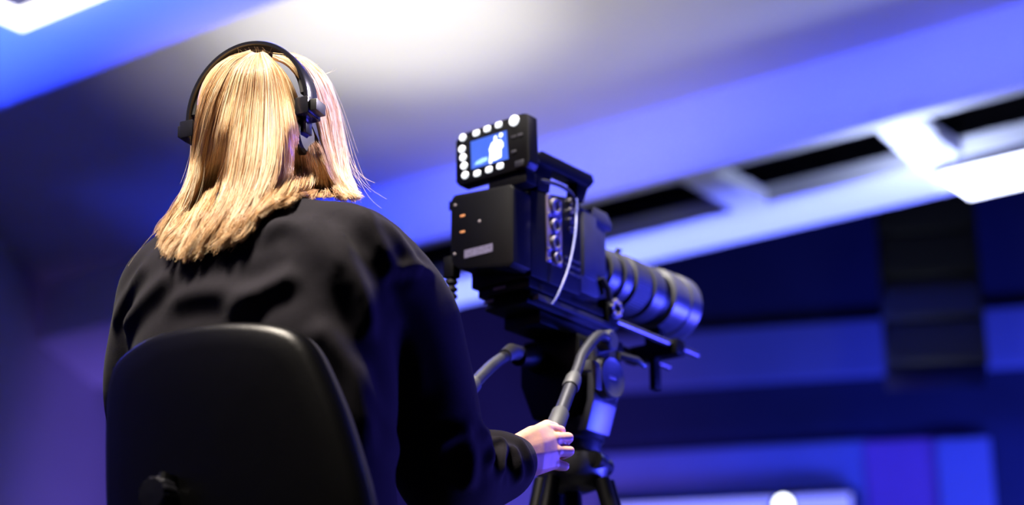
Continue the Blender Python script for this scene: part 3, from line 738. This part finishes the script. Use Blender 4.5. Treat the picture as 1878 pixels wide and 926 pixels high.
# connector strips on the right side
cs = vk('connector_panel', MB().box((-0.001, 0.081, -0.045), (0.003, 0.132, 0.098), ch=0.001), 'connector_plate', cbody)
for yy, zz, rr in ((0.106, 0.078, 0.0165), (0.106, 0.036, 0.0145), (0.106, 0.000, 0.0145), (0.112, -0.032, 0.0135)):
    cc = vk('socket', MB().lathe([(0, rr), (0.006, rr), (0.008, rr*0.86), (0.0075, rr*0.66), (0.003, rr*0.62), (0.003, 0.0)], (0.002, yy, zz), (1, 0, 0), 24), 'connector', cbody)
for yy, zz in ((0.088, 0.095), (0.125, 0.092), (0.088, 0.057), (0.124, 0.056), (0.106, 0.018), (0.088, -0.018), (0.125, -0.014), (0.088, -0.040)):
    vk('screw', MB().lathe([(0, 0.004), (0.0025, 0.004), (0.0035, 0.002)], (0.002, yy, zz), (1, 0, 0), 12), 'connector', cbody)
for zz in (0.108, 0.088, 0.066, 0.046):
    vk('port', MB().lathe([(0, 0.007), (0.004, 0.007), (0.004, 0.004), (0.001, 0.004), (0.001, 0)], (0.0, 0.168, zz), (1, 0, 0), 16), 'connector', cbody)
for zz in (-0.02, -0.035, -0.05):
    vk('vent_slat', MB().box((-0.001, 0.145, zz), (0.002, 0.198, zz+0.004), ch=0.0008), 'cam_grey', cbody)
# battery pack on the back
batp = [(-0.150, -0.052), (-0.138, -0.062), (-0.010, -0.084), (0.0, -0.075), (0.0, 0.078), (-0.008, 0.088), (-0.150, 0.098), (-0.158, 0.088), (-0.158, -0.044)]
bat = vk('battery', MB().prism(batp, -0.028, 0.032, ch=0.004), 'cam_black')
vk('battery_latch', MB().box((-0.172, -0.018, 0.072), (-0.154, 0.02, 0.092), ch=0.003), 'cam_black', bat)
vk('name_label', MB().box((-0.121, -0.0292, -0.044), (-0.050, -0.0275, -0.027)), 'label_white', bat)
for zz in (0.047, 0.013):
    vk('contact', MB().box((-0.132, -0.0295, zz-0.002), (-0.121, -0.0275, zz+0.002), ch=0.0006), 'amber', bat)
for xx, zz in ((-0.146, 0.074), (-0.084, 0.026), (-0.146, -0.030)):
    vk('screw', MB().lathe([(0, 0.003), (0.002, 0.003), (0.003, 0.001)], (xx, -0.0275, zz), (0, -1, 0), 12), 'connector', bat)
# power plug and cable at the left rear corner
plug = vk('power_plug', MB().box((-0.176, -0.028, -0.075), (-0.150, -0.004, -0.030), ch=0.003), 'cam_black')
for i in range(3):
    vk('strain_relief', MB().lathe([(0, 0.007), (0.004, 0.012), (0.009, 0.012), (0.013, 0.007)], (-0.163, -0.016, -0.089-0.015*i), (0, 0, 1), 16), 'cable', plug)
vk('power_cable', MB().tube(spline([(-0.163, -0.016, -0.10), (-0.163, -0.015, -0.16), (-0.160, -0.01, -0.26), (-0.165, 0.0, -0.42), (-0.19, 0.0, -0.80), (-0.23, -0.03, -1.15), (-0.26, -0.10, -1.315), (-0.32, -0.3, -1.338)], 60), 0.0045, 8), 'cable', plug)
# top plate and handle
vk('top_plate', xprism([(0.02, 0.088), (0.20, 0.118), (0.20, 0.126), (0.02, 0.100)], -0.13, -0.02, 0.002), 'cam_black')
hd = vk('handle', xprism([(0.030, 0.160), (0.065, 0.187), (0.245, 0.190), (0.252, 0.176), (0.235, 0.158), (0.08, 0.156)], -0.030, 0.004, 0.004), 'cam_black')
vk('handle_post', xprism([(0.055, 0.10), (0.095, 0.105), (0.105, 0.160), (0.04, 0.160)], -0.028, 0.0, 0.003), 'cam_black', hd)
vk('handle_post', xprism([(0.19, 0.12), (0.215, 0.12), (0.235, 0.160), (0.195, 0.160)], -0.028, 0.0, 0.003), 'cam_black', hd)
for yy in (0.085, 0.115, 0.145, 0.175, 0.205):
    vk('mount_hole', MB().lathe([(0, 0.005), (0.003, 0.0045), (0.0035, 0.002)], (-0.013, yy, 0.1885), (0, 0, 1), 14), 'alloy', hd)
# monitor
mon = vk('monitor', MB().prism([(-0.144, 0.118), (-0.152, 0.128), (-0.153, 0.216), (-0.143, 0.230), (0.018, 0.236), (0.030, 0.232), (0.034, 0.130), (0.026, 0.118)], -0.020, 0.012, ch=0.003), 'cam_black')
vk('monitor_hinge', MB().box((-0.075, -0.012, 0.092), (0.02, 0.025, 0.120), ch=0.004), 'cam_black', mon)
vk('hinge_arm', MB().tube([(0.0, 0.01, 0.14), (0.01, 0.03, 0.15), (-0.01, 0.06, 0.165)], 0.009, 10), 'cam_black', mon)
vk('screen', MB().add([(-0.111, -0.0208, 0.146), (-0.017, -0.0208, 0.146), (-0.022, -0.0208, 0.209), (-0.114, -0.0208, 0.207)], [(0, 1, 2, 3)]), 'screen', mon, keep=True, smooth=False)
def flat(name, pts, m, y=-0.0212):
    vk(name, MB().add([(x, y, z) for x, z in pts], [tuple(range(len(pts)))]), m, mon, keep=True, smooth=False)
flat('screen_figure', [(-0.066, 0.150), (-0.064, 0.168), (-0.066, 0.178), (-0.060, 0.190), (-0.054, 0.193), (-0.054, 0.201), (-0.050, 0.205), (-0.046, 0.201), (-0.046, 0.194), (-0.036, 0.192), (-0.030, 0.184), (-0.030, 0.176), (-0.035, 0.172), (-0.035, 0.154), (-0.050, 0.151), (-0.058, 0.152), (-0.059, 0.147), (-0.064, 0.147)], 'screen_white')
flat('screen_figure', [(-0.104, 0.153), (-0.086, 0.152), (-0.070, 0.156), (-0.070, 0.163), (-0.084, 0.164), (-0.098, 0.160)], 'screen_mid')
flat('screen_figure', [(-0.036+0.005*math.cos(a), 0.202+0.005*math.sin(a)) for a in np.linspace(0, 6.28, 14, endpoint=False)], 'screen_white', -0.0214)
def button(x, z, hx, hz, e):
    ring = [(hx*np.sign(math.cos(a))*abs(math.cos(a))**(2/e), hz*np.sign(math.sin(a))*abs(math.sin(a))**(2/e)) for a in np.linspace(0, 2*math.pi, 24, endpoint=False)]
    return vk('button', MB().loft([[(x+a*k, y, z+b*k) for a, b in ring] for y, k in ((-0.018, 1), (-0.0225, 1), (-0.0235, 0.85))]), 'button', mon)
for x, z in ((-0.134, 0.221), (-0.136, 0.196), (-0.133, 0.177), (-0.130, 0.158), (-0.127, 0.137)): button(x, z, 0.0080, 0.0076, 2)
for x, z in ((-0.099, 0.222), (-0.071, 0.224), (-0.042, 0.2255), (-0.096, 0.1335), (-0.066, 0.1345), (-0.038, 0.1355)): button(x, z, 0.0078, 0.0060, 4)
button(-0.003, 0.2245, 0.0118, 0.0112, 2)
vk('record_mark', MB().tube([(-0.003+0.0045*math.cos(a), -0.0238, 0.2245+0.0045*math.sin(a)) for a in np.linspace(0, 6.28, 20)], 0.0009, 6), 'rec_red', mon)
for x, z in ((-0.004, 0.190), (0.012, 0.190), (-0.004, 0.158)):
    vk('jog_key', MB().box((x-0.006, -0.0225, z-0.003), (x+0.006, -0.019, z+0.003), ch=0.001), 'cam_grey', mon)
vk('side_switch', MB().box((0.000, -0.024, 0.122), (0.022, -0.016, 0.136), ch=0.002), 'alloy', mon)
# loose leads on the right side
vk('top_cable', MB().tube(spline([(-0.03, 0.02, 0.108), (-0.01, 0.05, 0.122), (0.008, 0.11, 0.126), (0.012, 0.155, 0.118), (0.010, 0.172, 0.095)], 26), 0.0042, 8), 'cable')
vk('audio_lead', MB().tube(spline([(0.012, 0.170, 0.112), (0.014, 0.168, 0.075), (0.022, 0.150, 0.02), (0.024, 0.125, -0.05), (0.012, 0.105, -0.11), (0.0, 0.10, -0.13)], 36), [0.0038]*6+[0.0022]*30, 8), 'wire')
# lens mount block and filter box
mtb = vk('mount_block', xprism([(0.205, -0.075), (0.262, -0.075), (0.300, -0.055), (0.303, 0.092), (0.285, 0.106), (0.205, 0.112)], -0.142, -0.004, 0.004), 'cam_grey')
vk('side_panel', MB().box((-0.005, 0.214, -0.040), (0.000, 0.262, 0.100), ch=0.002), 'cam_grey', mtb)
vk('top_block', xprism([(0.245, 0.098), (0.255, 0.124), (0.305, 0.124), (0.325, 0.104), (0.318, 0.085), (0.300, 0.085)], -0.060, -0.002, 0.004), 'cam_grey', mtb)
vk('lock_lever', MB().tube([(0.0, 0.275, -0.03), (0.006, 0.29, -0.05), (0.004, 0.30, -0.075)], 0.007, 8), 'alloy', mtb)
# lens: barrel with rings of its own
LX, LZ = -0.075, 0.018
def lathe_y(prof, n=48): return MB().lathe([(t if t < 0.35 else 0.35+(t-0.35)*0.93, r*0.885) for t, r in prof], (LX, 0, LZ), (0, 1, 0), n)
lens = vk('lens', lathe_y([(0.295, 0.045), (0.31, 0.055), (0.36, 0.060), (0.40, 0.064), (0.56, 0.068), (0.60, 0.070), (0.66, 0.072), (0.66, 0.03)]), 'cam_black', sharp=25)
vk('lens_ring', lathe_y([(0.345, 0.058), (0.348, 0.066), (0.378, 0.067), (0.381, 0.058)]), 'cam_grey', lens, sharp=25)
vk('lens_ring', lathe_y([(0.395, 0.060), (0.398, 0.0695), (0.425, 0.070), (0.428, 0.060)]), 'cam_grey', lens, sharp=25)
mbx = MB()
rg = []
for y, rr in ((0.432, 0.0575), (0.435, 0.0635), (0.488, 0.0645), (0.491, 0.0575)):
    rg.append([(LX+rr*(1+(0.014 if (j % 2 and rr > 0.06) else 0))*math.cos(2*math.pi*j/120), y, LZ+rr*(1+(0.014 if (j % 2 and rr > 0.06) else 0))*math.sin(2*math.pi*j/120)) for j in range(120)])
vk('zoom_ring', mbx.loft(rg), 'rubber', lens, sharp=25)
vk('lens_ring', lathe_y([(0.515, 0.064), (0.518, 0.0735), (0.560, 0.0745), (0.563, 0.066)]), 'cam_grey', lens, sharp=25)
vk('lens_screw', MB().lathe([(0, 0.007), (0.012, 0.007), (0.014, 0.005)], (LX+0.030, 0.405, LZ+0.050), (0.45, 0, 0.9), 14), 'alloy', lens)
vk('lens_hood', lathe_y([(0.590, 0.068), (0.596, 0.080), (0.632, 0.082), (0.636, 0.079), (0.660, 0.080), (0.664, 0.0835), (0.705, 0.0845), (0.712, 0.081), (0.706, 0.076), (0.62, 0.068)]), 'hood', lens, sharp=25)
vk('front_glass', lathe_y([(0.655, 0.0675), (0.662, 0.06), (0.672, 0.03), (0.675, 0.0)]), 'glass', lens)
# base plate, rods, rod bracket
base = vk('base_plate', MB().box((-0.140, 0.040, -0.106), (-0.012, 0.300, -0.088), ch=0.003), 'cam_black')
vk('base_wedge', xprism([(0.045, -0.135), (0.31, -0.135), (0.30, -0.104), (0.06, -0.104)], -0.128, -0.022, 0.003), 'cam_black', base)
vk('base_rail', MB().box((-0.022, 0.060, -0.129), (-0.004, 0.335, -0.116), ch=0.002), 'alloy', base)
for xx, y0, y1 in ((-0.024, 0.05, 0.688), (-0.128, 0.05, 0.735)):
    vk('rod', MB().lathe([(y0, 0.0075), (y1-0.001, 0.0075), (y1, 0.006)], (xx, 0, -0.098), (0, 1, 0), 16), 'rod', base)
rb = vk('rod_bracket', MB().box((-0.145, 0.575, -0.122), (-0.006, 0.612, -0.086), ch=0.005), 'cam_black', base)
vk('rod_bracket_post', MB().box((-0.083, 0.580, -0.190), (-0.066, 0.604, -0.118), ch=0.003), 'cam_black', base)
vk('lens_support', MB().box((-0.095, 0.582, -0.088), (-0.055, 0.606, -0.042), ch=0.004), 'cam_black', base)
clp = vk('rod_clamp', MB().box((-0.036, 0.310, -0.125), (-0.004, 0.345, -0.060), ch=0.004), 'cam_black', base)
vk('rosette', MB().lathe([(0, 0.022), (0.004, 0.022), (0.006, 0.016), (0.004, 0.012), (0.002, 0.006), (0.002, 0)], (-0.004, 0.328, -0.082), (1, 0, 0), 24), 'alloy', base)
for i in range(8):
    a = 2*math.pi*i/8
    vk('rosette_tooth', MB().lathe([(0, 0.0052), (0.005, 0.0045), (0.006, 0.002)], (0.0, 0.328+0.0155*math.cos(a), -0.082+0.0155*math.sin(a)), (1, 0, 0), 10), 'connector', base)
for xx, yy, zz, w in ((-0.10, 0.036, -0.095, 0.03), (-0.125, 0.036, -0.118, 0.025)):
    vk('plate_mark', MB().box((xx, yy+0.002, zz-0.003), (xx+w, yy+0.0045, zz+0.003)), 'label_white', base)

# ================================================================== TRIPOD
TO = np.array([-0.075, 0.27, 0.0])
TR = RIG @ Matrix.Translation((TO[0], TO[1], DECK-ro[2]))
tp = thing('tripod', 'heavy black tripod with fluid head and two pan bars', 'tripod', TR)
TZ = ro[2]-DECK
def tk(name, mb, m, parent=tp, **k):
    mb.v = [(p[0]-TO[0], p[1]-TO[1], p[2]+TZ) for p in mb.v]; return mk(name, mb, m, parent, **k)
head = tk('fluid_head', MB().prism([(-0.150, -0.175), (-0.140, -0.162), (-0.01, -0.162), (0.0, -0.175), (0.0, -0.255), (-0.018, -0.300), (-0.030, -0.330), (-0.120, -0.330), (-0.132, -0.300), (-0.150, -0.255)], 0.195, 0.345, ch=0.006), 'cam_black')
tk('sliding_plate', MB().box((-0.120, 0.10, -0.162), (-0.030, 0.40, -0.1355), ch=0.003), 'cam_black', head)
tk('side_arm', MB().prism([(0.0, -0.165), (0.014, -0.175), (0.014, -0.30), (-0.006, -0.36), (-0.03, -0.36), (-0.004, -0.30)], 0.222, 0.305, ch=0.004), 'alloy', head)
kb = tk('drag_knob', MB().lathe([(0, 0.036), (0.004, 0.043), (0.022, 0.043), (0.026, 0.040), (0.024, 0.034), (0.022, 0.0)], (0.012, 0.258, -0.252), (1, 0, 0), 36), 'cam_grey', head, sharp=25)
tk('knob_mark', MB().box((0.0335, 0.246, -0.255), (0.0352, 0.272, -0.248), ch=0.0005), 'connector', head)
tk('lock_lever', MB().tube([(0.005, 0.33, -0.185), (0.025, 0.365, -0.19), (0.028, 0.39, -0.198)], [0.009, 0.008, 0.005], 8), 'alloy', head)
tk('lock_lever', MB().prism([(0.018, -0.23), (0.045, -0.235), (0.052, -0.25), (0.052, -0.295), (0.046, -0.295), (0.040, -0.255), (0.018, -0.252)], 0.175, 0.195, ch=0.002), 'cam_grey', head)
tk('pan_base', MB().lathe([(-0.41, 0.055), (-0.395, 0.060), (-0.372, 0.060), (-0.368, 0.066), (-0.345, 0.068), (-0.325, 0.062)], (TO[0], TO[1], 0), (0, 0, 1), 36), 'alloy', head, sharp=25)
bowl = tk('bowl', MB().lathe([(-0.472, 0.030), (-0.465, 0.05), (-0.445, 0.068), (-0.420, 0.076), (-0.402, 0.076), (-0.400, 0.05)], (TO[0], TO[1], 0), (0, 0, 1), 36), 'cam_grey', sharp=25)
tk('bowl_clamp', MB().lathe([(-0.60, 0.016), (-0.56, 0.020), (-0.52, 0.022), (-0.47, 0.018)], (TO[0], TO[1], 0), (0, 0, 1), 20), 'cam_black', bowl)
# legs: twin upper tubes, single lower tube, foot
for i, ang in enumerate((17, 137, 257)):
    a = math.radians(ang); dx, dy = math.cos(a), math.sin(a); tx, ty = -dy, dx
    def L(t, s=0.0):
        r = 0.060 + 0.24*t; return (TO[0]+dx*r+tx*s, TO[1]+dy*r+ty*s, -0.425-(TZ-0.425-0.012)*t)
    leg = tk('leg', MB().tube([L(0.52), L(0.985)], 0.014, 12), 'cam_grey')
    for s in (-0.016, 0.016):
        tk('upper_tube', MB().tube([L(0.03, s), L(0.60, s)], 0.0165, 12), 'cam_black', leg)
    tk('leg_joint', MB().tube([L(-0.01, -0.042), L(-0.01, 0.042)], 0.019, 14), 'cam_black', leg)
    tk('leg_lock', MB().tube([L(0.575), L(0.62)], 0.042, 14, squash=0.55), 'cam_black', leg)
    tk('spacer', MB().tube([L(0.12, -0.03), L(0.12, 0.03)], 0.012, 10), 'cam_black', leg)
    tk('rubber_foot', MB().lathe([(0, 0.028), (0.02, 0.028), (0.032, 0.018)], (L(1)[0], L(1)[1], -TZ+0.0005), (0, 0, 1), 18), 'rubber', leg)
# pan bars
def tworld(pts): return [tuple(RIG.inverted() @ Vector(p)) for p in pts]
def lin(t): return BAR_A + (BAR_B-BAR_A)*t
p0 = Rg(0.030, 0.252, -0.172)
barR = tk('pan_bar', MB().tube(spline(tworld([p0, (p0*0.55+lin(-0.02)*0.45) + cU*0.014, lin(0.05), lin(0.2), lin(0.42)]), 26), 0.0105, 14), 'alloy')
tk('bar_clamp', MB().tube(tworld([lin(0.30), lin(0.33), lin(0.40), lin(0.42)]), [0.013, 0.0155, 0.0165, 0.0150], 16), 'rubber', barR)
tk('inner_tube', MB().tube(tworld([lin(0.41), lin(0.72)]), 0.0125, 16), 'alloy', barR)
tk('rubber_grip', MB().tube(tworld([lin(0.665), lin(0.675), lin(0.80), lin(1.15), lin(1.17)]), [0.0145, 0.0165, 0.0175, 0.0165, 0.013], 18), 'rubber', barR)
tk('bar_rosette', MB().lathe([(0, 0.022), (0.03, 0.022), (0.034, 0.018)], (0.008, 0.254, -0.175), (1, 0, 0), 24), 'cam_grey', barR)
barL = tk('pan_bar', MB().tube(spline(tworld([at(962, 650, 3.62), at(948, 646, 3.58), at(930, 652, 3.53), at(905, 668, 3.47), at(880, 692, 3.40), at(845, 730, 3.30)]), 26), 0.0115, 14), 'alloy')
tk('bar_clamp', MB().tube(tworld([at(955, 648, 3.60), at(938, 645, 3.555), at(926, 653, 3.52)]), [0.014, 0.0165, 0.014], 14), 'rubber', barL)
tk('bar_mount', MB().tube(tworld([Rg(-0.145, 0.27, -0.20), at(975, 652, 3.64), at(950, 655, 3.585)]), [0.026, 0.024, 0.018], 14), 'cam_black', barL)
tk('rubber_grip', MB().tube(tworld([at(868, 704, 3.365), at(815, 765, 3.22)]), [0.0165, 0.0165], 14), 'rubber', barL)
